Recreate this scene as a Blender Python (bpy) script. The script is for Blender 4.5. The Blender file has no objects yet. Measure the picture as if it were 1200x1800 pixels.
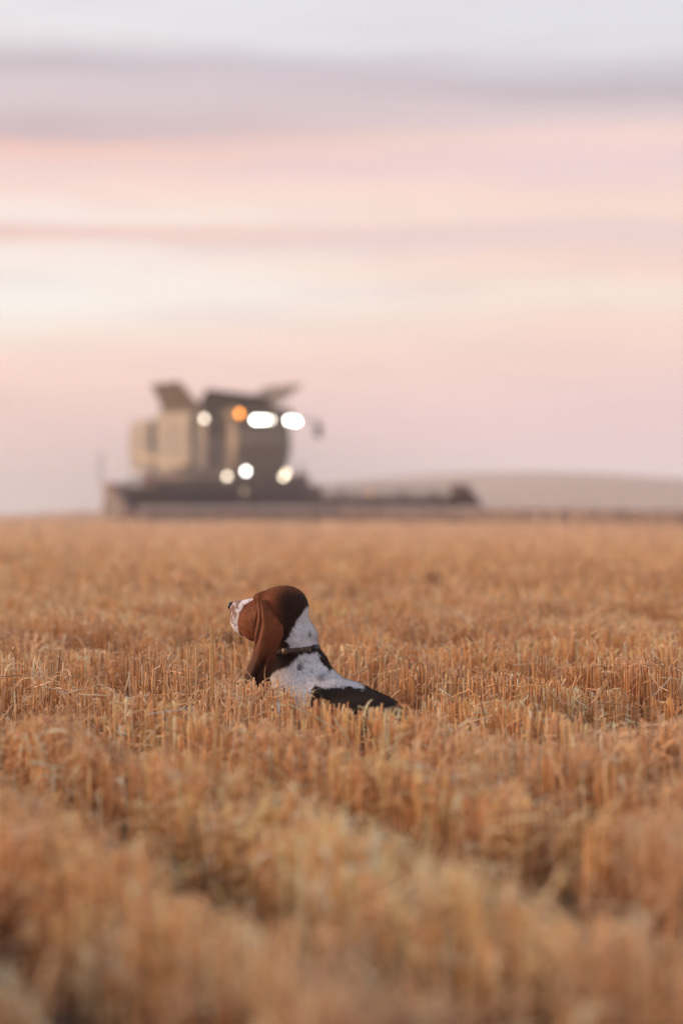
import bpy, math
import numpy as np

R = math.radians
rng = np.random.default_rng(7)
sc = bpy.context.scene
COL = sc.collection

# ------------------------------------------------------------------ camera, sky, sun, exposure
F = 4250.0            # focal length in pixels of the 1800 px tall photograph
CH = 0.80             # camera height above the stubble soil
cam_d = bpy.data.cameras.new('camera')
cam = bpy.data.objects.new('camera', cam_d); COL.objects.link(cam)
cam.location = (0, 0, CH)
cam.rotation_euler = (R(90) - math.atan(20 / F), 0, 0)
cam_d.sensor_fit = 'VERTICAL'; cam_d.sensor_height = 36; cam_d.lens = F / 1800 * 36
cam_d.clip_start = 0.1; cam_d.clip_end = 6000
cam_d.dof.use_dof = True; cam_d.dof.focus_distance = 8.12; cam_d.dof.aperture_fstop = 1.55
sc.camera = cam
sc.view_settings.view_transform = 'Standard'; sc.view_settings.look = 'None'
sc.view_settings.exposure = 0.42; sc.view_settings.gamma = 1.0
sc.view_settings.use_curve_mapping = False
SUN_AZ, SUN_EL = R(-64), R(14)      # azimuth from +Y (negative: left), elevation


def lin(c, g=1.0):
    c = np.array(c, float) / 255.0
    o = np.where(c <= 0.04045, c / 12.92, ((c + 0.055) / 1.055) ** 2.4) * g
    return tuple(float(v) for v in o)


def new_nodes(m):
    m.use_nodes = True
    nt = m.node_tree; nt.nodes.clear()
    return nt


def mathn(nt, op, a, b=None, clamp=False):
    n = nt.nodes.new('ShaderNodeMath'); n.operation = op; n.use_clamp = clamp
    for i, v in enumerate((a, b)):
        if v is None: continue
        if isinstance(v, (int, float)): n.inputs[i].default_value = v
        else: nt.links.new(v, n.inputs[i])
    return n.outputs[0]


def rampn(nt, fac, stops):
    n = nt.nodes.new('ShaderNodeValToRGB'); n.color_ramp.interpolation = 'LINEAR'
    e = n.color_ramp.elements
    e[0].position = stops[0][0]; e[0].color = (*stops[0][1], 1)
    e[1].position = stops[-1][0]; e[1].color = (*stops[-1][1], 1)
    for p, c in stops[1:-1]:
        k = e.new(p); k.color = (*c, 1)
    nt.links.new(fac, n.inputs[0])
    return n.outputs[0]


def mixc(nt, fac, a, b, blend='MIX'):
    n = nt.nodes.new('ShaderNodeMix'); n.data_type = 'RGBA'; n.blend_type = blend
    for i, v in ((0, fac), (6, a), (7, b)):
        if isinstance(v, (int, float)): n.inputs[i].default_value = v
        elif isinstance(v, tuple): n.inputs[i].default_value = (*v, 1) if len(v) == 3 else v
        else: nt.links.new(v, n.inputs[i])
    return n.outputs[2]


def noisen(nt, vec, scale, detail=4, rough=0.55):
    n = nt.nodes.new('ShaderNodeTexNoise'); n.inputs['Scale'].default_value = scale
    n.inputs['Detail'].default_value = detail; n.inputs['Roughness'].default_value = rough
    if vec is not None: nt.links.new(vec, n.inputs['Vector'])
    return n.outputs[0]


SKY_L = [(-100, (215, 216, 222)), (0, (222, 221, 226)), (80, (222, 218, 221)), (125, (189, 179, 186)), (160, (206, 193, 199)),
         (190, (207, 192, 197)), (240, (191, 171, 176)), (275, (233, 193, 182)), (315, (236, 205, 198)), (350, (240, 212, 203)),
         (387, (242, 229, 222)), (412, (231, 193, 182)), (445, (240, 226, 218)), (530, (239, 236, 230)), (590, (241, 222, 211)),
         (640, (243, 209, 197)), (700, (241, 205, 196)), (760, (236, 202, 200)), (815, (228, 205, 206)), (880, (225, 212, 215))]
SKY_R = [(-100, (212, 213, 220)), (0, (216, 216, 222)), (100, (214, 213, 219)), (165, (187, 177, 184)), (210, (212, 193, 197)),
         (250, (238, 206, 198)), (300, (227, 201, 202)), (345, (240, 209, 197)), (385, (237, 209, 197)), (420, (225, 201, 199)),
         (470, (240, 208, 194)), (520, (238, 219, 207)), (580, (240, 209, 196)), (650, (236, 203, 196)), (720, (231, 200, 199)),
         (790, (226, 200, 204)), (840, (226, 206, 211)), (880, (222, 206, 211))]

world = bpy.data.worlds.new('World'); sc.world = world
nt = new_nodes(world)
tc = nt.nodes.new('ShaderNodeTexCoord')
sep = nt.nodes.new('ShaderNodeSeparateXYZ'); nt.links.new(tc.outputs['Generated'], sep.inputs[0])
X, Y, Z = sep.outputs
az = mathn(nt, 'ARCTAN2', X, Y)
comb = nt.nodes.new('ShaderNodeCombineXYZ')
nt.links.new(mathn(nt, 'MULTIPLY', az, 6.0), comb.inputs[0]); nt.links.new(mathn(nt, 'MULTIPLY', Z, 26.0), comb.inputs[1])
n1 = noisen(nt, comb.outputs[0], 1.3, 5, 0.6)
comb2 = nt.nodes.new('ShaderNodeCombineXYZ')
nt.links.new(mathn(nt, 'MULTIPLY', az, 11.0), comb2.inputs[0]); nt.links.new(mathn(nt, 'MULTIPLY', Z, 90.0), comb2.inputs[1])
n2 = noisen(nt, comb2.outputs[0], 1.0, 4, 0.6)
zp = mathn(nt, 'ADD', Z, mathn(nt, 'MULTIPLY', mathn(nt, 'SUBTRACT', n1, 0.5), 0.016))
t = mathn(nt, 'DIVIDE', zp, 0.25, clamp=True)
def stops(tab):
    o = sorted(((880 - y) / F / 0.25, lin(c)) for y, c in tab)
    return [(min(max(p, 0), 1), c) for p, c in o] + [(0.985, lin((205, 207, 215)))]
rl = rampn(nt, t, stops(SKY_L)); rr = rampn(nt, t, stops(SKY_R))
side = mathn(nt, 'ADD', mathn(nt, 'MULTIPLY', mathn(nt, 'ADD', az, 0.12), 5.0), mathn(nt, 'MULTIPLY', mathn(nt, 'SUBTRACT', n1, 0.5), 0.9), clamp=True)
low = mixc(nt, side, rl, rr)
# fine streaks of thin cloud
low = mixc(nt, mathn(nt, 'MULTIPLY', mathn(nt, 'SUBTRACT', n2, 0.45, clamp=True), 1.1), low, lin((205, 188, 196)))
# higher up the cloud sheet goes grey blue
hi = mathn(nt, 'DIVIDE', mathn(nt, 'SUBTRACT', Z, 0.22), 0.6, clamp=True)
skyc = mixc(nt, hi, low, lin((206, 213, 230)))
# glow round the sun that has just gone behind the cloud bank, on the left
dot = mathn(nt, 'ADD', mathn(nt, 'MULTIPLY', X, math.sin(SUN_AZ)), mathn(nt, 'MULTIPLY', Y, math.cos(SUN_AZ)))
gl = mathn(nt, 'POWER', mathn(nt, 'MAXIMUM', dot, 0.0), 6.0)
gl = mathn(nt, 'MULTIPLY', gl, mathn(nt, 'SUBTRACT', 1.0, mathn(nt, 'DIVIDE', mathn(nt, 'ABSOLUTE', Z), 0.45), clamp=True))
skyc = mixc(nt, mathn(nt, 'MULTIPLY', gl, 0.5), skyc, (1.5, 0.85, 0.5))
nish = nt.nodes.new('ShaderNodeTexSky'); nish.sky_type = 'NISHITA'; nish.sun_disc = False
nish.sun_elevation = SUN_EL; nish.sun_rotation = SUN_AZ; nish.dust_density = 2.5
b1 = nt.nodes.new('ShaderNodeBackground'); nt.links.new(nish.outputs[0], b1.inputs[0]); b1.inputs[1].default_value = 0.05
b2 = nt.nodes.new('ShaderNodeBackground'); nt.links.new(skyc, b2.inputs[0]); b2.inputs[1].default_value = 0.88
mx = nt.nodes.new('ShaderNodeMixShader'); mx.inputs[0].default_value = 0.94
nt.links.new(b1.outputs[0], mx.inputs[1]); nt.links.new(b2.outputs[0], mx.inputs[2])
wo = nt.nodes.new('ShaderNodeOutputWorld'); nt.links.new(mx.outputs[0], wo.inputs[0])

sun_d = bpy.data.lights.new('sun', 'SUN'); sun = bpy.data.objects.new('sun', sun_d); COL.objects.link(sun)
sun_d.energy = 4.0; sun_d.angle = R(12); sun_d.color = (1.0, 0.62, 0.37)
from mathutils import Vector
sv = Vector((math.sin(SUN_AZ) * math.cos(SUN_EL), math.cos(SUN_AZ) * math.cos(SUN_EL), math.sin(SUN_EL)))
sun.rotation_euler = sv.to_track_quat('Z', 'Y').to_euler()

# ------------------------------------------------------------------ helpers
def tag(o, label=None, cat=None, group=None, kind=None):
    if label: o['label'] = label
    if cat: o['category'] = cat
    if group: o['group'] = group
    if kind: o['kind'] = kind
    return o


def empty(name, loc=(0, 0, 0), rz=0.0):
    o = bpy.data.objects.new(name, None); COL.objects.link(o)
    o.location = loc; o.rotation_euler = (0, 0, rz); o.empty_display_size = 0.1
    return o


def mesh_np(name, V, loops, sizes, mat, colors=None, smooth=False, parent=None):
    """V (n,3); loops flat vertex indices; sizes per polygon; colors per vertex (n,3)"""
    me = bpy.data.meshes.new(name)
    V = np.ascontiguousarray(V, np.float32); loops = np.asarray(loops, np.int32).ravel(); sizes = np.asarray(sizes, np.int32)
    me.vertices.add(len(V)); me.vertices.foreach_set('co', V.ravel())
    me.loops.add(len(loops)); me.loops.foreach_set('vertex_index', loops)
    me.polygons.add(len(sizes))
    st = np.zeros(len(sizes), np.int32); st[1:] = np.cumsum(sizes)[:-1]
    me.polygons.foreach_set('loop_start', st)
    if smooth: me.polygons.foreach_set('use_smooth', np.ones(len(sizes), bool))
    if colors is not None:
        a = me.color_attributes.new('tint', 'FLOAT_COLOR', 'POINT')
        c = np.ones((len(V), 4), np.float32); c[:, :3] = colors; a.data.foreach_set('color', c.ravel())
    me.update(calc_edges=True); me.validate()
    if mat: me.materials.append(mat)
    o = bpy.data.objects.new(name, me); COL.objects.link(o)
    if parent: o.parent = parent
    return o


def mat_simple(name, col, rough=0.6, metal=0.0, noise=0.15, nscale=6.0, emit=None, es=0.0, spec=0.4, bump=0.0, trans=0.0):
    m = bpy.data.materials.new(name); nt = new_nodes(m)
    out = nt.nodes.new('ShaderNodeOutputMaterial'); b = nt.nodes.new('ShaderNodeBsdfPrincipled')
    nt.links.new(b.outputs[0], out.inputs[0])
    tc = nt.nodes.new('ShaderNodeTexCoord')
    n = noisen(nt, tc.outputs['Object'], nscale, 5)
    dark = tuple(v * (1 - noise * 2) for v in col); lite = tuple(min(1, v * (1 + noise)) for v in col)
    nt.links.new(mixc(nt, n, dark, lite), b.inputs['Base Color'])
    b.inputs['Roughness'].default_value = rough; b.inputs['Metallic'].default_value = metal
    b.inputs['Specular IOR Level'].default_value = spec
    if emit: b.inputs['Emission Color'].default_value = (*emit, 1); b.inputs['Emission Strength'].default_value = es
    if trans: b.inputs['Transmission Weight'].default_value = trans
    if bump:
        bp = nt.nodes.new('ShaderNodeBump'); bp.inputs['Strength'].default_value = bump
        nt.links.new(n, bp.inputs['Height']); nt.links.new(bp.outputs[0], b.inputs['Normal'])
    return m


def mat_tint(name, rough=0.7, spec=0.25, nscale=40.0, namt=0.25, transl=0.0):
    m = bpy.data.materials.new(name); nt = new_nodes(m)
    out = nt.nodes.new('ShaderNodeOutputMaterial'); b = nt.nodes.new('ShaderNodeBsdfPrincipled')
    at = nt.nodes.new('ShaderNodeAttribute'); at.attribute_name = 'tint'
    tc = nt.nodes.new('ShaderNodeTexCoord'); n = noisen(nt, tc.outputs['Object'], nscale, 3)
    f = mathn(nt, 'ADD', 1 - namt, mathn(nt, 'MULTIPLY', n, 2 * namt))
    cb = nt.nodes.new('ShaderNodeVectorMath'); cb.operation = 'SCALE'
    nt.links.new(at.outputs['Color'], cb.inputs[0]); nt.links.new(f, cb.inputs['Scale'])
    nt.links.new(cb.outputs[0], b.inputs['Base Color'])
    b.inputs['Roughness'].default_value = rough; b.inputs['Specular IOR Level'].default_value = spec
    if transl:
        tr = nt.nodes.new('ShaderNodeBsdfTranslucent'); nt.links.new(cb.outputs[0], tr.inputs[0])
        ms = nt.nodes.new('ShaderNodeMixShader'); ms.inputs[0].default_value = transl
        nt.links.new(b.outputs[0], ms.inputs[1]); nt.links.new(tr.outputs[0], ms.inputs[2]); nt.links.new(ms.outputs[0], out.inputs[0])
    else:
        nt.links.new(b.outputs[0], out.inputs[0])
    return m


# smooth value noise in numpy (2D and 3D via hashing)
def _hash(ix, iy, iz, seed):
    h = (ix.astype(np.int64) * 374761393 + iy.astype(np.int64) * 668265263 + iz.astype(np.int64) * 2147483647 + seed * 974634777) & 0xffffffff
    h = ((h ^ (h >> 13)) * 1274126177) & 0xffffffff
    h = (h ^ (h >> 16)) & 0xffffffff
    return h / 4294967295.0


def vnoise(P, seed=0):
    P = np.asarray(P, float)
    if P.shape[-1] == 2: P = np.concatenate([P, np.zeros(P.shape[:-1] + (1,))], -1)
    I = np.floor(P).astype(np.int64); f = P - I; f = f * f * (3 - 2 * f)
    o = 0
    for dx in (0, 1):
        for dy in (0, 1):
            for dz in (0, 1):
                w = (f[..., 0] if dx else 1 - f[..., 0]) * (f[..., 1] if dy else 1 - f[..., 1]) * (f[..., 2] if dz else 1 - f[..., 2])
                o = o + w * _hash(I[..., 0] + dx, I[..., 1] + dy, I[..., 2] + dz, seed)
    return o


def fbm(P, seed=0, oct=4):
    o = 0; a = 0.5; s = 0
    P = np.asarray(P, float)
    for k in range(oct):
        o = o + a * vnoise(P * 2 ** k, seed + k); s += a; a *= 0.5
    return o / s


def sstep(a, b, x):
    t = np.clip((x - a) / (b - a), 0, 1); return t * t * (3 - 2 * t)


# ------------------------------------------------------------------ ground
def ground_z(x, y):
    x = np.asarray(x, float); y = np.asarray(y, float)
    P = np.stack([x, y], -1)
    z = (fbm(P * 1.6, 11, 3) - 0.5) * 0.05 * (1 - sstep(20, 60, y))
    z = z + (vnoise(P * 0.06, 5) - 0.5) * 0.10 * sstep(25, 60, y) * (1 - sstep(95, 130, y))
    # crest of the field, then the land falls away to a far plain
    d = np.hypot(x, y)
    z = z - 9.0 * sstep(95, 420, d) + 0.0
    # low mound at the crest behind the left end of the header
    z = z - 0.0055 * np.clip(x, 0, 16) * sstep(50, 90, y) * 2
    z = z + 0.22 * np.exp(-((x + 9.7) / 1.9) ** 2 - ((y - 90) / 7) ** 2)
    # the far side rises to a hill on the right
    hill = (18.0 + 3.0 * np.exp(-((x - 70) / 55) ** 2) - 3.5 * sstep(100, 260, x)) * sstep(-160, 40, x)
    z = z + hill * sstep(420, 980, d) 
    z = z + (vnoise(P * 0.01, 8) - 0.5) * 1.5 * sstep(200, 500, d)
    return z


yy = np.concatenate([np.linspace(-3, 14, 120), np.geomspace(14.2, 1450, 140)])
uu = np.linspace(-1, 1, 121); uu = np.sign(uu) * np.abs(uu) ** 1.6
GX = uu[None, :] * (6 + np.maximum(yy, 0)[:, None] * 1.1); GY = np.repeat(yy[:, None], 121, 1)
GZ = ground_z(GX, GY)
V = np.stack([GX, GY, GZ], -1).reshape(-1, 3)
ny, nx = GX.shape
a = (np.arange(ny - 1)[:, None] * nx + np.arange(nx - 1)[None, :]).ravel()
loops = np.stack([a, a + 1, a + nx + 1, a + nx], 1)
gm = bpy.data.materials.new('soil_and_chaff'); nt = new_nodes(gm)
out = nt.nodes.new('ShaderNodeOutputMaterial'); b = nt.nodes.new('ShaderNodeBsdfPrincipled'); nt.links.new(b.outputs[0], out.inputs[0])
geo = nt.nodes.new('ShaderNodeNewGeometry'); sp = nt.nodes.new('ShaderNodeSeparateXYZ'); nt.links.new(geo.outputs['Position'], sp.inputs[0])
na = noisen(nt, geo.outputs['Position'], 14, 6, 0.7); nb = noisen(nt, geo.outputs['Position'], 0.35, 4)
nf = noisen(nt, geo.outputs['Position'], 0.01, 4)
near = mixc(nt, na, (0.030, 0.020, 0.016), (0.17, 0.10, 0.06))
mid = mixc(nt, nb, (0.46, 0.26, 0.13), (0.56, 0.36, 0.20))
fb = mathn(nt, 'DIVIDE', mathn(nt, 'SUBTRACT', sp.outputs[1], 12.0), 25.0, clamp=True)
mid = mixc(nt, mathn(nt, 'DIVIDE', mathn(nt, 'SUBTRACT', sp.outputs[1], 30.0), 60.0, clamp=True), mid, (0.64, 0.48, 0.36))  # soil paler farther out, distance haze mixed into the base colour
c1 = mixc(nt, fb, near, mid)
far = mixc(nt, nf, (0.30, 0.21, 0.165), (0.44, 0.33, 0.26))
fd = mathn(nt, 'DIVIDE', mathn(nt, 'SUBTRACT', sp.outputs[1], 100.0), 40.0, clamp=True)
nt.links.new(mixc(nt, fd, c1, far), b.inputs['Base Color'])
b.inputs['Roughness'].default_value = 0.95; b.inputs['Specular IOR Level'].default_value = 0.1
bp = nt.nodes.new('ShaderNodeBump'); bp.inputs['Strength'].default_value = 0.6; bp.inputs['Distance'].default_value = 0.03
nt.links.new(na, bp.inputs['Height']); nt.links.new(bp.outputs[0], b.inputs['Normal'])
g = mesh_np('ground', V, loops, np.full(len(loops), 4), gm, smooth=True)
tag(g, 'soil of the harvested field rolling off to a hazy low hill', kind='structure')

# ------------------------------------------------------------------ the dog's place (used to keep straw out of its body)
BODY_AX = [(-0.20, 8.30, 0.13), (-0.10, 8.17, 0.12), (0.12, 7.87, 0.09)]


def in_dog(x, y):
    d = np.full(np.shape(x), 9.0)
    for (ax, ay, ar), (bx_, by_, br) in zip(BODY_AX[:-1], BODY_AX[1:]):
        vx, vy = bx_ - ax, by_ - ay
        t = np.clip(((x - ax) * vx + (y - ay) * vy) / (vx * vx + vy * vy), 0, 1)
        r = ar + (br - ar) * t
        d = np.minimum(d, np.hypot(x - ax - vx * t, y - ay - vy * t) - r)
    # forelegs
    for (ax, ay), (bx_, by_) in (((-0.26, 8.2), (-0.42, 8.44)), ((-0.16, 8.32), (-0.30, 8.52))):
        vx, vy = bx_ - ax, by_ - ay
        t = np.clip(((x - ax) * vx + (y - ay) * vy) / (vx * vx + vy * vy), 0, 1)
        d = np.minimum(d, np.hypot(x - ax - vx * t, y - ay - vy * t) - 0.045)
    return d < 0.0


# ------------------------------------------------------------------ stubble
RV = np.array([0.928, 0.371])      # across the drill rows, which run away to the left
SPACING = 0.50


def band(x, y):
    """ridges of taller stubble running across the field with lower gaps between"""
    P = np.stack([x, y], -1)
    w = x * RV[0] + y * RV[1] - 2.645 + (vnoise(P * 0.8, 21) - 0.5) * 0.10
    s = 0.5 + 0.5 * np.cos(w / SPACING * 2 * math.pi)
    return sstep(0.26, 0.84, s)


def stub_h(x, y):
    P = np.stack([x, y], -1)
    h = 0.060 + 0.140 * band(x, y) + (fbm(P * 3.0, 31, 3) - 0.5) * 0.11
    # trampled lower where the dog walked in, towards its rump
    px = 600 + x / y * F
    yt = np.interp(px, [420, 560, 640, 715, 770], [1196, 1207, 1245, 1284, 1218])
    cap = CH - (yt - 880) * y / F
    h = h + 0.022 * np.exp(-((x + 0.26) / 0.16) ** 2 - ((y - 7.75) / 0.35) ** 2)
    w = sstep(6.3, 6.9, y) * (1 - sstep(8.25, 8.4, y)) * sstep(400, 430, px) * (1 - sstep(740, 800, px))
    h = np.where(w > 0, h * (1 - w) + w * np.minimum(h, cap + 0.01), h)
    return np.clip(h, 0.04, 0.24)


HOLES = [(-0.41, 4.55, 0.055, 0.30), (-0.345, 4.80, 0.04, 0.24), (-0.215, 4.12, 0.06, 0.24), (-0.57, 4.08, 0.05, 0.22), (0.10, 4.12, 0.035, 0.20),
         (0.40, 4.65, 0.06, 0.22), (0.50, 4.30, 0.05, 0.20), (-0.46, 6.3, 0.05, 0.3), (-0.50, 5.4, 0.06, 0.25), (0.30, 7.0, 0.05, 0.3), (0.92, 7.4, 0.06, 0.3)]


def hole(x, y):
    """bare trampled patches between the tufts"""
    P = np.stack([x, y], -1)
    o = sstep(0.62, 0.68, fbm(P * 3.4, 56, 2)) * (1 - sstep(0.5, 0.8, band(x, y))) * 0.9
    for hx, hy, rx, ry in HOLES:
        q = ((x - hx) / rx) ** 2 + ((y - hy) / ry) ** 2 + (vnoise(P * 9, 57) - 0.5) * 0.9
        o = np.maximum(o, 1 - sstep(0.7, 1.1, q))
    return o


def by_dog(x, y):
    return (x > -0.5) & (x < 0.30) & (y > 7.25) & (y < 8.2)


STRAW = np.array([[0.72, 0.395, 0.165], [0.79, 0.50, 0.255], [0.53, 0.255, 0.105], [0.84, 0.65, 0.45], [0.33, 0.155, 0.075], [0.70, 0.37, 0.145]])
SW = [0.30, 0.20, 0.19, 0.09, 0.08, 0.14]


def straw_cols(n, x, y):
    k = rng.choice(len(STRAW), n, p=SW)
    c = STRAW[k] * (0.75 + 0.45 * rng.random((n, 1)))
    pn = fbm(np.stack([x, y], -1) * 0.8, 77, 3)[:, None]
    pk = sstep(0.52, 0.70, fbm(np.stack([x, y], -1) * 2.3, 91, 3))[:, None]
    c = c * (1 - 0.4 * pk) + np.array([0.84, 0.60, 0.38]) * 0.4 * pk
    return np.clip(c * (0.72 + 0.74 * pn), 0, 0.82)


def tubes(P0, P1, r0, r1, c0, c1, sides=4, cap=True, capcol=None):
    """open tapered prisms from P0 to P1"""
    n = len(P0)
    ax = P1 - P0; ax /= np.linalg.norm(ax, axis=1, keepdims=True) + 1e-9
    ref = np.where(np.abs(ax[:, 2:3]) > 0.9, np.array([[1.0, 0, 0]]), np.array([[0, 0, 1.0]]))
    u = np.cross(ax, ref); u /= np.linalg.norm(u, axis=1, keepdims=True); v = np.cross(ax, u)
    th = rng.random(n)[:, None] * 6.28 + np.arange(sides)[None, :] * 2 * math.pi / sides
    ring = np.cos(th)[..., None] * u[:, None, :] + np.sin(th)[..., None] * v[:, None, :]
    A = P0[:, None, :] + ring * r0[:, None, None]; B = P1[:, None, :] + ring * r1[:, None, None]
    V = np.concatenate([A, B], 1)
    C = np.concatenate([np.repeat(c0[:, None, :], sides, 1), np.repeat(c1[:, None, :], sides, 1)], 1)
    base = np.arange(n)[:, None] * (2 * sides)
    i = np.arange(sides); j = (i + 1) % sides
    q = np.stack([i, j, j + sides, i + sides], 1)
    L = (base[:, :, None] + q[None]).reshape(-1)
    S = np.full(n * sides, 4)
    V = V.reshape(-1, 3); C = C.reshape(-1, 3)
    if cap:
        cc = c1 * 1.25 if capcol is None else capcol
        V2 = B.reshape(-1, 3) + 0.0; o = len(V)
        V = np.concatenate([V, V2]); C = np.concatenate([C, np.repeat(np.clip(cc, 0, 0.85), sides, 0)])
        L = np.concatenate([L, o + np.arange(n * sides)]); S = np.concatenate([S, np.full(n, sides)])
    return V, L, S, C


def ribbons(P0, d0, length, width, droop, col, seg=5, twist=0.0):
    """curling dry leaves"""
    n = len(P0)
    P = P0.copy(); d = d0 / np.linalg.norm(d0, axis=1, keepdims=True)
    rows = []; st = (length / seg)[:, None]
    side = np.cross(d, np.array([[0, 0, 1.0]])); side /= np.linalg.norm(side, axis=1, keepdims=True) + 1e-6
    curl = rng.normal(0, 0.25, (n, 3))
    for k in range(seg + 1):
        w = width * (1 - (k / seg) ** 2 * 0.85)
        rows.append(np.stack([P - side * w[:, None] / 2, P + side * w[:, None] / 2], 1))
        P = P + d * st
        d = d + np.array([[0, 0, -1.0]]) * droop[:, None] + curl * 0.5
        d /= np.linalg.norm(d, axis=1, keepdims=True)
        tw = rng.normal(0, 0.25, (n, 1)); side = side + np.cross(d, side) * tw; side /= np.linalg.norm(side, axis=1, keepdims=True)
    V = np.stack(rows, 1)                      # n, seg+1, 2, 3
    m = 2 * (seg + 1)
    V = V.reshape(-1, 3)
    q = np.array([[2 * k, 2 * k + 1, 2 * k + 3, 2 * k + 2] for k in range(seg)])
    L = (np.arange(n)[:, None, None] * m + q[None]).reshape(-1)
    return V, L, np.full(n * seg, 4), np.repeat(col, m, 0)


def join(parts):
    Vs, Ls, Ss, Cs = [], [], [], []; o = 0
    for V, L, S, C in parts:
        Vs.append(V); Ls.append(L + o); Ss.append(S); Cs.append(C); o += len(V)
    return np.concatenate(Vs), np.concatenate(Ls), np.concatenate(Ss), np.concatenate(Cs)


def scatter(d0, d1, density, widen=0.162, pad=0.45, rows=0.0):
    out = []
    y = d0
    n = int(density * (widen * (d1 ** 2 - d0 ** 2) + 2 * pad * (d1 - d0)))
    wmax = widen * d1 + pad
    # area-proportional depth sampling
    yy = np.linspace(d0, d1, 400); w = widen * yy + pad; cdf = np.cumsum(w); cdf /= cdf[-1]
    Y_ = np.interp(rng.random(n), cdf, yy); X_ = (rng.random(n) * 2 - 1) * (widen * Y_ + pad)
    if rows:
        v = X_ * RV[0] + Y_ * RV[1]; u = -X_ * RV[1] + Y_ * RV[0]
        v = np.round(v / rows) * rows + rng.normal(0, rows * 0.17, n)
        # stalks come in tufts from one plant
        u = u + (np.round(u / 0.045) * 0.045 - u) * 0.6 + rng.normal(0, 0.006, n)
        X_ = v * RV[0] - u * RV[1]; Y_ = v * RV[1] + u * RV[0]
    return X_, Y_


straw_m = mat_tint('straw', rough=0.42, spec=0.5, nscale=60, namt=0.22, transl=0.12)
leaf_m = mat_tint('dry_leaf', rough=0.6, spec=0.3, nscale=60, namt=0.22, transl=0.3)

# near and middle stubble
x, y = scatter(3.0, 15, 1350, rows=0.125)
keep = ~in_dog(x, y) & ((by_dog(x, y) & (band(x, y) > 0.5)) | (rng.random(len(x)) < (0.05 + 0.95 * band(x, y)) * (1 - 0.97 * hole(x, y)))); x, y = x[keep], y[keep]
n = len(x); h = stub_h(x, y) * (0.86 + 0.22 * rng.random(n)); odd = rng.random(n)
h = np.where(odd < 0.02, h * 1.18, h); h = np.where(odd > 0.9, h * 0.6, h)
z = ground_z(x, y)
lean = rng.normal(0, 0.07, (n, 2)) + np.where(rng.random((n, 1)) < 0.08, rng.normal(0, 0.4, (n, 2)), 0)
P0 = np.stack([x, y, z - 0.01], -1); P1 = np.stack([x + lean[:, 0] * h, y + lean[:, 1] * h, z + h], -1)
bad = in_dog(P1[:, 0], P1[:, 1]); P0, P1, h = P0[~bad], P1[~bad], h[~bad]; n = len(P0)
c = straw_cols(n, P0[:, 0], P0[:, 1]); r = 0.0019 + 0.0015 * rng.random(n)
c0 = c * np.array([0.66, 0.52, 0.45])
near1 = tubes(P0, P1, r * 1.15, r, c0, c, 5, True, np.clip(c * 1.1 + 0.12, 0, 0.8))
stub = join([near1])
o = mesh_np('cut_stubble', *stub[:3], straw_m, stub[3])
tag(o, 'golden cut wheat stubble standing in dense rows around the dog', 'stubble', kind='stuff')
near_pts = (P0, P1, c)

# leaves and broken straw among the stubble
clump = sstep(0.50, 0.66, fbm(P0[:, :2] * 6.0, 93, 3)); wk = (0.25 + 1.6 * clump) * (0.40 + 0.9 * (1 - sstep(5.6, 7.0, P0[:, 1]))) * np.where(by_dog(P0[:, 0], P0[:, 1]) & (P0[:, 0] > -0.15), 0.15, 1.0); wk /= wk.sum()
k = rng.choice(n, 52000, p=wk); Pn = P0[k] + (P1[k] - P0[k]) * (0.35 + 0.72 * rng.random((len(k), 1)) ** 0.7)
m = len(k); ang = rng.random(m) * 6.28
d = np.stack([np.cos(ang), np.sin(ang), 0.2 + 1.3 * rng.random(m)], -1)
cl = np.clip((c[k] * 0.75 + np.array([0.80, 0.60, 0.40]) * 0.25) * (0.7 + 0.5 * rng.random((m, 1))), 0, 0.82)
lv = ribbons(Pn, d, 0.025 + 0.075 * rng.random(m) ** 1.5, 0.003 + 0.0055 * rng.random(m), 0.25 + 0.5 * rng.random(m), cl, 5)
o = mesh_np('dry_leaves', *lv[:3], leaf_m, lv[3])
tag(o, 'curled dry wheat leaves hanging off the cut stalks', 'dry leaves', kind='stuff')

x, y = scatter(3.0, 16, 620)
keep = ~in_dog(x, y) & ~(by_dog(x, y) & (x > -0.15) & (rng.random(len(x)) < 0.7)) & (rng.random(len(x)) > 0.8 * hole(x, y)) & (rng.random(len(x)) < 0.55 + 0.45 * band(x, y)); x, y = x[keep], y[keep]; m = len(x)
hh = stub_h(x, y); zz = ground_z(x, y) + hh * (0.15 + 0.9 * rng.random(m) ** 0.9)
ang = rng.normal(0.2, 1.1, m); L = 0.03 + 0.12 * rng.random(m) ** 2; tl = rng.normal(0, 0.35, m)
dv = np.stack([np.cos(ang), np.sin(ang), tl], -1) * L[:, None] / 2
C_ = np.stack([x, y, zz], -1); bad = in_dog(x + dv[:, 0], y + dv[:, 1]) | in_dog(x - dv[:, 0], y - dv[:, 1])
C_, dv, x, y = C_[~bad], dv[~bad], x[~bad], y[~bad]; m = len(x)
cc = np.clip(straw_cols(m, x, y) * 1.05 + np.where(rng.random((m, 1)) < 0.3, 0.14, 0.0), 0, 0.85)
rr_ = 0.0011 + 0.0013 * rng.random(m)
ly = tubes(C_ - dv, C_ + dv, rr_, rr_, cc, cc, 3, False)
o = mesh_np('loose_straw', *ly[:3], straw_m, ly[3])
tag(o, 'loose broken straw and chaff lying over the stubble', 'loose straw', kind='stuff')

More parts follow.
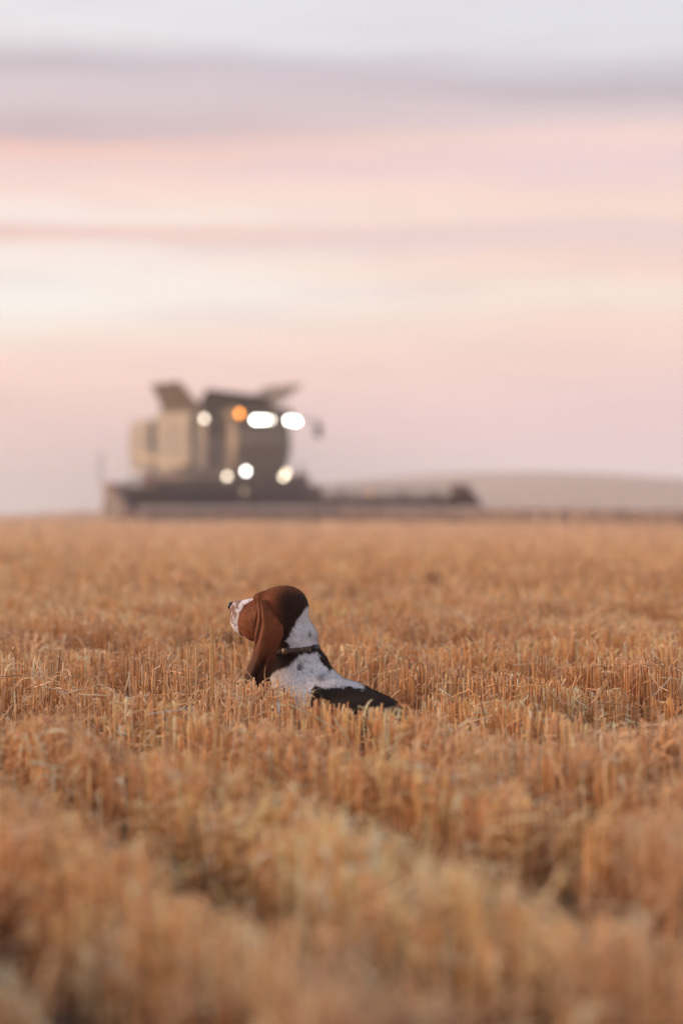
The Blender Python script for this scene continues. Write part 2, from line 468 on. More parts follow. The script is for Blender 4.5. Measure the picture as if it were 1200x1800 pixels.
# farther stubble, coarser with distance
def far_band(d0, d1, dens, rad, name, label, sides=3, hs=1.0):
    x, y = scatter(d0, d1, dens, pad=1.2)
    keep = rng.random(len(x)) < 0.22 + 0.78 * band(x, y); x, y = x[keep], y[keep]; n = len(x)
    h = stub_h(x, y) * (0.75 + 0.4 * rng.random(n)) * hs; z = ground_z(x, y)
    ln = rng.normal(0, 0.12, (n, 2))
    P0 = np.stack([x, y, z - 0.01], -1); P1 = np.stack([x + ln[:, 0] * h, y + ln[:, 1] * h, z + h], -1)
    c = straw_cols(n, x, y); fo = (0.65 * sstep(16, 60, y))[:, None]; c = c * (1 - fo) + np.array([0.77, 0.58, 0.43]) * fo; r = rad * (0.7 + 0.6 * rng.random(n))  # straw tint fades paler with distance: haze put into the colour
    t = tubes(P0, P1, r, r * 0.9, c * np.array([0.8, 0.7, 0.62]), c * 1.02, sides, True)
    m = n // 3; k = rng.choice(n, m)
    ang = rng.normal(0.2, 1.2, m); L = 0.05 + 0.16 * rng.random(m) ** 2
    dv = np.stack([np.cos(ang), np.sin(ang), rng.normal(0, 0.25, m)], -1) * L[:, None]
    Q = P0[k] + (P1[k] - P0[k]) * (0.6 + 0.45 * rng.random((m, 1)))
    cc = c[k] * 1.05 + np.where(rng.random((m, 1)) < 0.3, 0.10, 0.0)
    t2 = tubes(Q - dv / 2, Q + dv / 2, r[k] * 0.9, r[k] * 0.7, cc, cc, 3, False)
    t = join([t, t2])
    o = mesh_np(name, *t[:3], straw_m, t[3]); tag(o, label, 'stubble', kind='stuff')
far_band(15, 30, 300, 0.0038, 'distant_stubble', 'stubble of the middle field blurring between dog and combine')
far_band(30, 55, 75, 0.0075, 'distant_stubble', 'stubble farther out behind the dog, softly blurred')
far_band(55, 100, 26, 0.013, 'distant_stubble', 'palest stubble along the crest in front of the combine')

# ------------------------------------------------------------------ the dog
HO = np.array([-0.205, 8.20, 0.430]); YAW = R(35)
hf = np.array([-math.cos(YAW), math.sin(YAW), 0.0]); hs_ = np.array([-math.sin(YAW), -math.cos(YAW), 0.0]); hu = np.array([0, 0, 1.0])
def HP(f, s, u): return HO + hf * f + hs_ * s + hu * u
HR = np.stack([hf, hs_, hu])
bf = np.array([-0.6, 0.79, 0.0]); bf /= np.linalg.norm(bf); bl = np.array([-bf[1], bf[0], 0.0])      # body forward, body left
BR = np.stack([bf, bl, hu])


def ell(P, c, r, Rm=None):
    q = P - c
    if Rm is not None: q = q @ Rm.T
    r = np.array(r, float)
    k0 = np.linalg.norm(q / r, axis=-1); k1 = np.linalg.norm(q / (r * r), axis=-1)
    return k0 * (k0 - 1.0) / (k1 + 1e-9)


def cone(P, a, b, ra, rb):
    a = np.array(a, float); b = np.array(b, float)
    pa = P - a; ba = b - a
    h = np.clip((pa @ ba) / (ba @ ba), 0, 1)
    return np.linalg.norm(pa - h[..., None] * ba, axis=-1) - (ra + (rb - ra) * h)


def smin(a, b, k):
    h = np.clip(0.5 + 0.5 * (b - a) / k, 0, 1)
    return b + (a - b) * h - k * h * (1 - h)


def smax(a, b, k): return -smin(-a, -b, k)


def BP(p, l, z, base=(-0.10, 8.17)):      # point in body coordinates
    return np.array([base[0], base[1], 0.0]) + bf * p + bl * l + hu * z


def dog_sdf(P):
    # torso lying low, rump nearer the camera, chest away
    d = ell(P, BP(0.00, 0, 0.135), (0.14, 0.105, 0.115), BR)
    d = smin(d, ell(P, BP(-0.17, 0, 0.105), (0.17, 0.098, 0.100), BR), 0.06)
    d = smin(d, ell(P, BP(-0.347, 0, 0.078), (0.118, 0.090, 0.089), BR), 0.06)
    d = smin(d, ell(P, BP(0.06, 0, 0.125), (0.10, 0.09, 0.10), BR), 0.05)
    d = smin(d, ell(P, np.array([-0.205, 8.25, 0.130]), (0.080, 0.085, 0.105)), 0.04)
    for sg in (-1, 1):
        # shoulder, upper arm, forearm, paw
        d = smin(d, ell(P, BP(0.02, 0.075 * sg, 0.14), (0.08, 0.035, 0.075), BR), 0.03)
        d = smin(d, cone(P, BP(0.02, 0.09 * sg, 0.09), BP(0.05, 0.10 * sg, 0.035), 0.036, 0.030), 0.02)
        d = smin(d, cone(P, BP(0.05, 0.10 * sg, 0.035), BP(0.24, 0.085 * sg, 0.026), 0.032, 0.026), 0.02)
        d = smin(d, ell(P, BP(0.27, 0.085 * sg, 0.024), (0.040, 0.031, 0.024), BR), 0.012)
        for q in (-0.019, -0.0065, 0.0065, 0.019):
            d = smin(d, ell(P, BP(0.303 - abs(q) * 0.5, 0.085 * sg + q, 0.016), (0.016, 0.0072, 0.014), BR), 0.004)
        # haunch, shank, hind paw
        d = smin(d, ell(P, BP(-0.30, 0.082 * sg, 0.070), (0.085, 0.040, 0.062), BR), 0.04)
        d = smin(d, cone(P, BP(-0.25, 0.11 * sg, 0.05), BP(-0.36, 0.12 * sg, 0.03), 0.034, 0.024), 0.02)
        d = smin(d, cone(P, BP(-0.36, 0.12 * sg, 0.028), BP(-0.24, 0.135 * sg, 0.022), 0.022, 0.022), 0.012)
        d = smin(d, ell(P, BP(-0.215, 0.137 * sg, 0.022), (0.036, 0.027, 0.022), BR), 0.012)
    # tail along the soil
    d = smin(d, cone(P, BP(-0.43, 0.0, 0.06), BP(-0.52, -0.05, 0.022), 0.022, 0.016), 0.03)
    d = smin(d, cone(P, BP(-0.52, -0.05, 0.022), BP(-0.60, -0.16, 0.014), 0.016, 0.006), 0.01)
    # neck: broad, loose skin, ruff of nape over the collar
    nk = cone(P, HP(-0.020, 0, -0.045), np.array([-0.135, 8.20, 0.195]), 0.070, 0.092)
    nk = smin(nk, ell(P, np.array([-0.151, 8.195, 0.342]), (0.067, 0.064, 0.052)), 0.03)
    nk = smin(nk, ell(P, np.array([-0.195, 8.215, 0.275]), (0.055, 0.055, 0.075)), 0.04)
    nk = smin(nk, ell(P, np.array([-0.125, 8.19, 0.262]), (0.072, 0.075, 0.034)), 0.025)
    d = smin(d, nk, 0.045)
    # head
    h = ell(P, HP(0.0, 0, 0.004), (0.094, 0.070, 0.074), HR)
    h = smin(h, ell(P, HP(-0.030, 0, 0.012), (0.068, 0.060, 0.066), HR), 0.02)
    h = smin(h, cone(P, HP(0.070, 0, 0.008), HP(0.180, 0, 0.000), 0.034, 0.027), 0.022)
    for sg in (-1, 1):
        h = smin(h, ell(P, HP(0.140, 0.020 * sg, -0.040), (0.058, 0.023, 0.052), HR), 0.014)
        h = smin(h, ell(P, HP(0.085, 0.034 * sg, -0.052), (0.058, 0.027, 0.056), HR), 0.018)
        h = smin(h, ell(P, HP(0.035, 0.044 * sg, -0.048), (0.050, 0.027, 0.062), HR), 0.020)
        h = smin(h, ell(P, HP(0.060, 0.030 * sg, 0.038), (0.027, 0.028, 0.019), HR), 0.018)
        # eye socket
        h = smax(h, -ell(P, HP(0.094, 0.038 * sg, 0.018), (0.010, 0.008, 0.008), HR), 0.006)
        # lip line and flew fold
        h = smax(h, -cone(P, HP(0.180, 0.030 * sg, -0.050), HP(0.085, 0.067 * sg, -0.090), 0.003, 0.004), 0.006)
        # forehead crease running down before the ear
        h = smax(h, -cone(P, HP(0.045, 0.070 * sg, 0.035), HP(0.045, 0.083 * sg, -0.030), 0.003, 0.005), 0.012)
    h = smin(h, ell(P, HP(0.120, 0, -0.072), (0.064, 0.024, 0.022), HR), 0.012)
    h = smin(h, ell(P, HP(0.198, 0, -0.010), (0.016, 0.022, 0.024), HR), 0.010)
    d = smin(d, h, 0.028)
    # skin rolls
    w_ = (P - HO); ff = w_ @ hf; ss = np.abs(w_ @ hs_); uu_ = w_ @ hu
    d = d + 0.0016 * np.sin(ff * 210 + uu_ * 70) * np.exp(-((ff - 0.045) / 0.03) ** 2 - ((uu_ + 0.04) / 0.04) ** 2)
    d = d + 0.0013 * np.sin(ff * 90 - uu_ * 190) * np.exp(-((ff - 0.105) / 0.03) ** 2 - ((uu_ + 0.045) / 0.03) ** 2)
    d = d + 0.0005 * np.sin(ff * 260 + ss * 60) * np.exp(-((ff - 0.05) / 0.025) ** 2 - ((uu_ - 0.055) / 0.025) ** 2)
    d = d + 0.0015 * np.sin(P[..., 2] * 150 + P[..., 0] * 40) * np.exp(-((P[..., 2] - 0.30) / 0.05) ** 2)
    return smax(d, -(P[..., 2] - 0.004), 0.004)


def surface_nets(fn, lo, hi, vox):
    lo = np.array(lo, float); hi = np.array(hi, float)
    n = np.ceil((hi - lo) / vox).astype(int) + 1
    ax = [lo[i] + np.arange(n[i]) * vox for i in range(3)]
    G = np.empty(n, np.float32)
    for i in range(n[0]):
        P = np.stack(np.meshgrid([ax[0][i]], ax[1], ax[2], indexing='ij'), -1)
        G[i] = fn(P.reshape(-1, 3)).reshape(n[1], n[2])
    S = G < 0
    nc = n - 1
    cnt = np.zeros(nc, np.int32)
    for dx in (0, 1):
        for dy in (0, 1):
            for dz in (0, 1):
                cnt += S[dx:dx + nc[0], dy:dy + nc[1], dz:dz + nc[2]]
    act = (cnt > 0) & (cnt < 8)
    idx = -np.ones(nc, np.int64); idx[act] = np.arange(act.sum())
    C = np.argwhere(act)
    acc = np.zeros((len(C), 3)); w = np.zeros(len(C))
    cor = [(a_, b_, c_) for a_ in (0, 1) for b_ in (0, 1) for c_ in (0, 1)]
    for p in cor:
        for axis in range(3):
            if p[axis]: continue
            q = list(p); q[axis] = 1
            g0 = G[C[:, 0] + p[0], C[:, 1] + p[1], C[:, 2] + p[2]]; g1 = G[C[:, 0] + q[0], C[:, 1] + q[1], C[:, 2] + q[2]]
            m = (g0 < 0) != (g1 < 0)
            t = np.where(m, g0 / (g0 - g1 + 1e-12), 0)
            pt = np.tile(np.array(p, float), (len(C), 1)); pt[:, axis] += t
            acc[m] += pt[m]; w[m] += 1
    V = lo + (C + acc / w[:, None]) * vox
    Q = []
    for axis in range(3):
        o1, o2 = [(1, 2), (2, 0), (0, 1)][axis]
        sl0 = [slice(None)] * 3; sl1 = [slice(None)] * 3
        sl0[axis] = slice(0, n[axis] - 1); sl1[axis] = slice(1, n[axis])
        A = S[tuple(sl0)]; B = S[tuple(sl1)]
        E = np.argwhere(A != B)
        ok = (E[:, o1] > 0) & (E[:, o2] > 0) & (E[:, o1] < nc[o1]) & (E[:, o2] < nc[o2]); E = E[ok]
        flip = ~A[E[:, 0], E[:, 1], E[:, 2]]
        def cell(d1, d2):
            e = E.copy(); e[:, o1] -= d1; e[:, o2] -= d2; return idx[e[:, 0], e[:, 1], e[:, 2]]
        q = np.stack([cell(1, 1), cell(0, 1), cell(0, 0), cell(1, 0)], 1)
        q[flip] = q[flip][:, ::-1]
        Q.append(q)
    Q = np.concatenate(Q)
    # pull the vertices onto the surface
    for _ in range(3):
        e = 0.0012; d0 = fn(V); gr = np.stack([(fn(V + np.eye(3)[i] * e) - fn(V - np.eye(3)[i] * e)) / (2 * e) for i in range(3)], -1)
        V = V - np.clip(d0 / (np.sum(gr * gr, 1) + 1e-6), -vox * 0.6, vox * 0.6)[:, None] * gr
    return V, Q


RUST = np.array([0.150, 0.040, 0.013]); DARK = np.array([0.024, 0.010, 0.007]); BLACK = np.array([0.024, 0.014, 0.011])
WHITE = np.array([0.66, 0.64, 0.66])


def coat(P):
    x, y, z = P[:, 0], P[:, 1], P[:, 2]
    q = P - HO; f = q @ hf; s = q @ hs_; u = q @ hu
    n1 = fbm(P * 55, 3, 4) - 0.5; n2 = fbm(P * 170, 9, 3) - 0.5; n3 = fbm(P * 320, 13, 2)
    xe = x + n1 * 0.022 + n2 * 0.008; ze = z + n1 * 0.022 + n2 * 0.010
    # head: rust face, darker behind
    dk = sstep(-0.240, -0.185, xe) * (1 - 0.75 * sstep(0.475, 0.505, z)) + 0.15 * n1
    dk = np.clip(dk, 0, 1)
    c = RUST * (1 - dk[:, None]) + DARK * dk[:, None]
    c = c * (0.85 + 0.5 * n3[:, None]) * (1 + 1.3 * n1[:, None] * 0.6 + 0.9 * n2[:, None])
    # muzzle
    thr = np.interp(z, [0.33, 0.354, 0.41, 0.447, 0.470], [0.150, 0.152, 0.146, 0.128, 0.088])
    wm = sstep(0.0, 0.007, f + n1 * 0.012 - thr)
    tick = np.clip(sstep(0.30, 0.46, fbm(P * 130, 41, 3)) * 0.9 * sstep(0.150, 0.168, f) * sstep(0.375, 0.405, z), 0, 0.9) + sstep(0.60, 0.68, fbm(P * 120, 47, 3)) * 0.5
    wcol = WHITE * (1 - np.clip(tick, 0, 0.85))[:, None] + RUST * 0.9 * np.clip(tick, 0, 0.85)[:, None]
    c = c * (1 - wm[:, None]) + wcol * wm[:, None]
    # nape patch
    lx = np.interp(ze, [0.305, 0.331, 0.400, 0.442, 0.46], [-0.172, -0.186, -0.148, -0.120, -0.05])
    wn = sstep(-0.002, 0.003, xe - lx) * sstep(0.300, 0.306, ze) * (f < -0.02)
    spot = np.exp(-((x + 0.107) / 0.006) ** 2 - ((z - 0.352) / 0.008) ** 2)
    # body: dark band under the collar, white saddle of the shoulders, black back
    body = (z < 0.300) & (f < 0.02)
    bc = np.tile(DARK * 0.9, (len(P), 1))
    top = np.interp(xe, [-0.26, -0.235, -0.176, -0.141, -0.09, -0.07, -0.045, -0.03, 0.10], [0.205, 0.222, 0.248, 0.286, 0.294, 0.262, 0.228, 0.235, 0.26])
    bot = np.interp(xe, [-0.12, -0.102, -0.09, -0.06, -0.015, 0.03, 0.07, 0.09], [0.0, 0.17, 0.186, 0.180, 0.186, 0.190, 0.178, 0.30])
    wb = sstep(-0.002, 0.004, top - ze) * sstep(-0.003, 0.004, ze - bot) * (xe < 0.085)
    wb = wb * sstep(-0.246, -0.236, xe)
    blk = sstep(-0.003, 0.004, bot - ze) * (xe > -0.13)
    bc = bc * (1 - blk[:, None]) + BLACK * blk[:, None]
    ts = np.zeros(len(P)); x = x + n1 * 0.03 + n2 * 0.012; z = z + n1 * 0.02
    for cx, cz, r_, a_ in ((-0.143, 0.243, 0.010, 0.85), (-0.072, 0.208, 0.014, 0.55), (-0.10, 0.232, 0.008, 0.4), (-0.045, 0.225, 0.007, 0.35), (-0.125, 0.262, 0.006, 0.4)):
        ts = np.maximum(ts, a_ * np.exp(-(((x - cx) ** 2 + (z - cz) ** 2) / r_ ** 2) ** 1.5))
    ts = np.clip(ts + 0.35 * sstep(0.66, 0.76, fbm(P * 120, 61, 3)), 0, 0.9)
    bw = WHITE * (1 - ts[:, None]) + DARK * ts[:, None]
    bc = bc * (1 - wb[:, None]) + bw * wb[:, None]
    c = np.where(body[:, None], bc, c)
    wcol2 = WHITE * (1 - 0.75 * spot[:, None]) + DARK * 0.75 * spot[:, None]
    wn = wn * (~body)
    c = c * (1 - wn[:, None]) + wcol2 * wn[:, None]
    # white feet
    ft = (z < 0.05) & (y > 8.3) & (np.abs((P - BP(0, 0, 0)) @ bf) > 0.2)
    c = np.where((ft & (((P - BP(0, 0, 0)) @ bf) > 0.12))[:, None], WHITE * 0.9, c)
    return np.clip(c, 0.004, 0.8)


def ear_coat(P, v):
    n1 = fbm(P * 40, 5, 3) - 0.5; n3 = fbm(P * 320, 13, 2)
    dk = np.clip(sstep(0.30, 0.95, v) * 0.85 + n1 * 0.6 + 0.05, 0, 1)[:, None]
    n2 = fbm(P * 150, 19, 3) - 0.5
    return (RUST * 1.0 * (1 - dk) + DARK * 1.25 * dk) * (0.8 + 0.5 * n3[:, None]) * (1 + 0.9 * n1[:, None] + 0.9 * n2[:, None])


fur_m = mat_tint('dog_coat', rough=0.75, spec=0.12, nscale=300, namt=0.12)
for nd in fur_m.node_tree.nodes:
    if nd.type == 'BSDF_PRINCIPLED':
        nd.inputs['Sheen Weight'].default_value = 0.05; nd.inputs['Sheen Roughness'].default_value = 0.4
        nd.inputs['Sheen Tint'].default_value = (1.0, 0.82, 0.7, 1)

dog = empty('basset_hound', (-0.05, 8.1, 0.0))
tag(dog, 'brown and white long-eared hound lying in the stubble, looking left', 'dog')


def put(o, parent):
    """parent and keep the world placement of a mesh built in world coordinates"""
    o.parent = parent; o.matrix_parent_inverse = parent_inv[parent.name]
    return o


from mathutils import Matrix
parent_inv = {dog.name: Matrix.Translation((0.05, -8.1, 0.0))}


def fur(name, P, N, D, C, length, parent, wid=0.0010, lift=0.30):
    n = len(P); D = D - N * np.sum(D * N, 1, keepdims=True)
    D /= np.linalg.norm(D, axis=1, keepdims=True) + 1e-9
    D = D + rng.normal(0, 0.16, (n, 3)); d = D + N * (lift + rng.normal(0, 0.10, (n, 1))); d /= np.linalg.norm(d, axis=1, keepdims=True)
    L = length * (0.6 + 0.7 * rng.random(n)); s = np.cross(d, N); s /= np.linalg.norm(s, axis=1, keepdims=True) + 1e-9
    A = P - N * 0.0006
    m = A + d * L[:, None] * 0.55; d2 = d - N * 0.18
    V = np.stack([A - s * wid / 2, A + s * wid / 2, m + s * wid * 0.4, m - s * wid * 0.4, m + d2 * L[:, None] * 0.45], 1).reshape(-1, 3)
    b0 = np.arange(n)[:, None] * 5
    q = b0 + np.array([[0, 1, 2, 3]]); t_ = b0 + np.array([[3, 2, 4]])
    L_ = np.concatenate([q, t_], 1).reshape(-1); S_ = np.tile([4, 3], n)
    cc = C * (0.55 + 0.85 * rng.random((n, 1)) ** 1.4)
    o = mesh_np(name, V, L_, S_, fur_m, np.repeat(cc, 5, 0)); o['kind'] = 'stuff'
    return put(o, parent)


def sample(V, Q, n, wfn=None):
    """points, normals on a quad mesh"""
    T = np.concatenate([Q[:, [0, 1, 2]], Q[:, [0, 2, 3]]]); a_, b_, c_ = V[T[:, 0]], V[T[:, 1]], V[T[:, 2]]
    nn = np.cross(b_ - a_, c_ - a_); ar = np.linalg.norm(nn, axis=1); cen = (a_ + b_ + c_) / 3
    w = ar * (wfn(cen) if wfn else 1.0); cdf = np.cumsum(w); cdf /= cdf[-1]
    k = np.searchsorted(cdf, rng.random(n)); k = np.minimum(k, len(T) - 1)
    r1 = np.sqrt(rng.random(n))[:, None]; r2 = rng.random(n)[:, None]
    P = (1 - r1) * a_[k] + r1 * (1 - r2) * b_[k] + r1 * r2 * c_[k]
    return P, nn[k] / (ar[k][:, None] + 1e-12)


V, Q = surface_nets(dog_sdf, (-0.56, 7.55, -0.005), (0.36, 8.62, 0.53), 0.0050)
bod = mesh_np('body', V, Q.reshape(-1), np.full(len(Q), 4), fur_m, coat(V), smooth=True)
put(bod, dog)
P, N = sample(V, Q, 95000, lambda c: np.where(c[:, 2] > 0.12, 1.0, 0.25))
e = 0.002
N = np.stack([(dog_sdf(P + np.eye(3)[i] * e) - dog_sdf(P - np.eye(3)[i] * e)) for i in range(3)], -1); N /= np.linalg.norm(N, axis=1, keepdims=True) + 1e-9
q = P - HO; fh = q @ hf
wh = sstep(0.33, 0.40, P[:, 2])[:, None]
D = (-hf * 0.8 + np.array([0, 0, -0.5])) * wh + (-bf * 0.8 + np.array([0, 0, -0.55])) * (1 - wh)
ln = np.where(fh > 0.09, 0.004, np.where(P[:, 2] > 0.40, 0.007, 0.011))
fur('fur', P, N, D, coat(P), ln, dog)


def skin_y(x, z):
    y = np.full(len(x), 7.95)
    for _ in range(60):
        d = dog_sdf(np.stack([x, y, z], -1)); y = y + np.maximum(d, 0) * 0.9
    return np.where(y < 8.24, y, np.nan)


def ear(mirror):
    # levels: (v, front x, rear x, z, y)
    lv = [(0.00, 1056, 450, 470, 8.115), (0.06, 1068, 452, 472, 8.105), (0.16, 1085, 453, 486, 8.093), (0.26, 1103, 450, 499, 8.083), (0.36, 1120, 447, 497, 8.076),
          (0.48, 1137, 446, 489, 8.072), (0.60, 1152, 443, 485, 8.072), (0.72, 1167, 437, 482, 8.075), (0.84, 1182, 431, 479, 8.080), (0.92, 1195, 428, 473, 8.085),
          (0.97, 1205, 431, 464, 8.088), (1.0, 1211, 440, 455, 8.09)]
    A = np.array(lv); m = 40
    vv = np.linspace(0, 1, m)
    py = np.interp(vv, A[:, 0], A[:, 1]); x0 = np.interp(vv, A[:, 0], A[:, 2]); x1 = np.interp(vv, A[:, 0], A[:, 3]); yy = np.interp(vv, A[:, 0], A[:, 4])
    ker = np.array([1, 2, 3, 2, 1]) / 9.0
    sm = lambda a_: np.convolve(np.pad(a_, 2, mode='edge'), ker, 'valid')
    x0, x1, yy, py = sm(x0), sm(x1), sm(yy), sm(py)
    ns = 22; rings = []; vs = []
    for i in range(m):
        u_ = np.linspace(0, 1, ns); sc_ = yy[i] / F
        X0, X1, Z0 = (x0[i] - 600) * sc_, (x1[i] - 600) * sc_, CH - (py[i] - 880) * sc_
        v = vv[i]
        disp = 0.021 * np.sin(math.pi * u_) ** 0.6 * (1 - 0.35 * v)                       # rounded outwards
        disp = disp - 0.026 * np.exp(-((u_ - (1.12 - 0.80 * v)) / 0.075) ** 2) * sstep(0.55, 0.80, v)        # long fold
        disp = disp + 0.010 * np.exp(-((u_ - (0.35 - 0.1 * v)) / 0.16) ** 2) * sstep(0.45, 0.9, v)
        disp = disp - 0.013 * np.exp(-((u_ - 0.24 + 0.3 * v) / 0.06) ** 2) * (1 - sstep(0.35, 0.6, v)) - 0.006 * np.exp(-((u_ - 0.55) / 0.08) ** 2) * (1 - sstep(0.05, 0.22, v))
        curl = 0.022 * (1 - u_) ** 3 + 0.02 * u_ ** 4 * (1 - v * 0.5)                     # edges turn inwards
        xs = X0 + (X1 - X0) * u_; ys = yy[i] - disp + curl
        sy = skin_y(X0 + (X1 - X0) * u_, np.full(ns, Z0)); wb_ = 1 - sstep(0.0, 0.34, v); wb_ = np.clip(wb_ * (0.5 + 0.6 * u_), 0, 1)
        ys = np.where(np.isfinite(sy), ys * (1 - wb_) + (np.nan_to_num(sy) - 0.0006 - 0.016 * v + 0.004 * (v < 0.03)) * wb_, ys)
        zs = Z0 + 0.006 * np.sin(u_ * math.pi) * (v < 0.2) + (-0.012 * np.sin(u_ * math.pi)) * sstep(0.85, 1, v)
        th = 0.0055 * np.sin(math.pi * np.clip(u_, 0.02, 0.98)) ** 0.35 * (1 - 0.4 * v) 
        fr = np.stack([xs, ys, zs], -1); bk = np.stack([xs, ys + th * 2, zs], -1)[::-1]
        rings.append(np.concatenate([fr, bk])); vs.append(np.full(2 * ns, v))
    V = np.concatenate(rings); vs = np.concatenate(vs); k = 2 * ns
    Q = []
    for i in range(m - 1):
        for j in range(k):
            Q.append([i * k + j, i * k + (j + 1) % k, (i + 1) * k + (j + 1) % k, (i + 1) * k + j])
    Q = np.array(Q)[:, ::-1]
    if mirror:
        d_ = V - HO; s = d_ @ hs_; V = V - 2 * s[:, None] * hs_[None]; V = V + hf * 0.045 + hs_ * 0.012; Q = Q[:, ::-1]
    col = ear_coat(V, vs)
    o = mesh_np('ear', V, Q.reshape(-1), np.full(len(Q), 4), fur_m, col, smooth=True)
    # close top and bottom
    import bmesh
    bm = bmesh.new(); bm.from_mesh(o.data); bmesh.ops.holes_fill(bm, edges=[e_ for e_ in bm.edges if e_.is_boundary]); bm.to_mesh(o.data); bm.free()
    put(o, dog)
    P, N = sample(V, Q, 15000)
    zr = (P[:, 2] - V[:, 2].min()) / (V[:, 2].max() - V[:, 2].min())
    D = np.tile(np.array([-0.1, 0, -1.0]), (len(P), 1)) + (P[:, :1] + 0.26) * np.array([[1.5, 0, 0]])
    cfur = ear_coat(P, 1 - zr)
    fo = fur('fur', P, N, D, cfur, np.full(len(P), 0.0055), dog, lift=0.2)
    fo.parent = o; fo.matrix_parent_inverse = o.matrix_world.inverted() if False else Matrix.Identity(4)
    return o
ear(False); ear(True)

# nose leather, eyes, collar with its metal plate and loop
def blob(name, fn, lo, hi, vox, mat, parent=dog):
    V, Q = surface_nets(fn, lo, hi, vox)
    o = mesh_np(name, V, Q.reshape(-1), np.full(len(Q), 4), mat, smooth=True); return put(o, parent)
nose_m = mat_simple('nose_leather', (0.040, 0.024, 0.020), rough=0.45, noise=0.25, nscale=300, bump=0.3)
def nose_sdf(P):
    d = ell(P, HP(0.2095, 0, 0.007), (0.0120, 0.0190, 0.0150), HR)
    for sg in (-1, 1): d = smax(d, -ell(P, HP(0.2175, 0.009 * sg, 0.006), (0.006, 0.0035, 0.0042), HR), 0.002)
    return smax(d, -cone(P, HP(0.2205, 0, 0.009), HP(0.216, 0, -0.013), 0.0012, 0.0012), 0.0015)
c_ = HP(0.2075, 0, 0.007)
blob('nose', nose_sdf, c_ - 0.028, c_ + 0.028, 0.0016, nose_m)
eye_m = mat_simple('eye_wet', (0.02, 0.010, 0.006), rough=0.08, noise=0.1)
for sg in (1, -1):
    c_ = HP(0.079, 0.030 * sg, 0.016)
    blob('eye', lambda P, c_=c_: ell(P, c_, (0.0095, 0.0095, 0.0095)), c_ - 0.013, c_ + 0.013, 0.0014, eye_m)

# collar: a band whose path is found on the neck surface
def collar_ring(c0, nrm, off, n=72):
    nrm = nrm / np.linalg.norm(nrm); a_ = np.cross(nrm, [0, 1, 0]); a_ /= np.linalg.norm(a_); b_ = np.cross(nrm, a_)
    th = np.linspace(0, 2 * math.pi, n, endpoint=False)
    D = np.cos(th)[:, None] * a_ + np.sin(th)[:, None] * b_
    r = np.full(n, 0.16)
    for _ in range(40):
        r = r - np.clip(dog_sdf(c0 + D * r[:, None]), -0.02, 0.02) * 0.8
    r = (r + np.roll(r, 1) + np.roll(r, -1)) / 3
    return c0 + D * (r + off)[:, None], nrm
CC = np.array([-0.150, 8.20, 0.296]); CN = np.array([-0.10, 0.02, 1.0])
ring, cn = collar_ring(CC, CN, 0.0005)
n = len(ring); ctr = ring.mean(0); outd = ring - ctr; outd /= np.linalg.norm(outd, axis=1, keepdims=True)
prof = [(-0.0088, -0.001), (-0.0080, 0.0020), (-0.003, 0.0028), (0.003, 0.0028), (0.0080, 0.0020), (0.0088, -0.001), (0.007, -0.003), (-0.007, -0.003)]
V = np.concatenate([ring + cn * a_ + outd * b_ for a_, b_ in prof]); k = len(prof)
Q = np.array([[i * n + j, i * n + (j + 1) % n, ((i + 1) % k) * n + (j + 1) % n, ((i + 1) % k) * n + j] for i in range(k) for j in range(n)])
leather = mat_simple('collar_leather', (0.085, 0.044, 0.024), rough=0.65, noise=0.45, nscale=110, bump=0.5)
col = put(mesh_np('collar', V, Q.reshape(-1), np.full(len(Q), 4), leather, smooth=True), dog)
steel = mat_simple('buckle_metal', (0.15, 0.09, 0.05), rough=0.6, metal=0.2, noise=0.1)
def boxmesh(name, c, axes, half, mat, parent, bev=0.0):
    s = np.array([[-1, -1, -1], [1, -1, -1], [1, 1, -1], [-1, 1, -1], [-1, -1, 1], [1, -1, 1], [1, 1, 1], [-1, 1, 1]], float)
    V = np.array(c) + (s * np.array(half)) @ np.array(axes)
    Fs = [[0, 3, 2, 1], [4, 5, 6, 7], [0, 1, 5, 4], [1, 2, 6, 5], [2, 3, 7, 6], [3, 0, 4, 7]]
    o = mesh_np(name, V, np.array(Fs).ravel(), np.full(6, 4), mat)
    if bev:
        import bmesh
        bm = bmesh.new(); bm.from_mesh(o.data); bmesh.ops.bevel(bm, geom=bm.edges[:], offset=bev, segments=2, affect='EDGES'); bm.to_mesh(o.data); bm.free()
    return o
def on_ring(xt):
    i = np.argmin(np.abs(ring[:, 0] - xt) + 10 * (ring[:, 1] > ctr[1])); o_ = outd[i]; t_ = np.cross(cn, o_); return ring[i], np.stack([t_, o_, cn])
p, axs = on_ring(-0.190); bk_ = boxmesh('buckle', p + axs[1] * 0.005, axs, (0.009, 0.0018, 0.0105), steel, dog, 0.0015)
bk_.parent = col
p, axs = on_ring(-0.095); kp = boxmesh('collar_receiver', p + axs[1] * 0.008, axs, (0.011, 0.007, 0.012), mat_simple('dark_plastic', (0.02, 0.02, 0.022), 0.4), dog, 0.003)
kp.parent = col
for o_ in (bk_, kp): o_.matrix_parent_inverse = Matrix.Identity(4)
# ------------------------------------------------------------------ combine harvester
TH = R(30)
cmb = empty('combine_harvester', (-4.42, 85.0, float(ground_z(-4.42, 85.0))), TH - R(90))
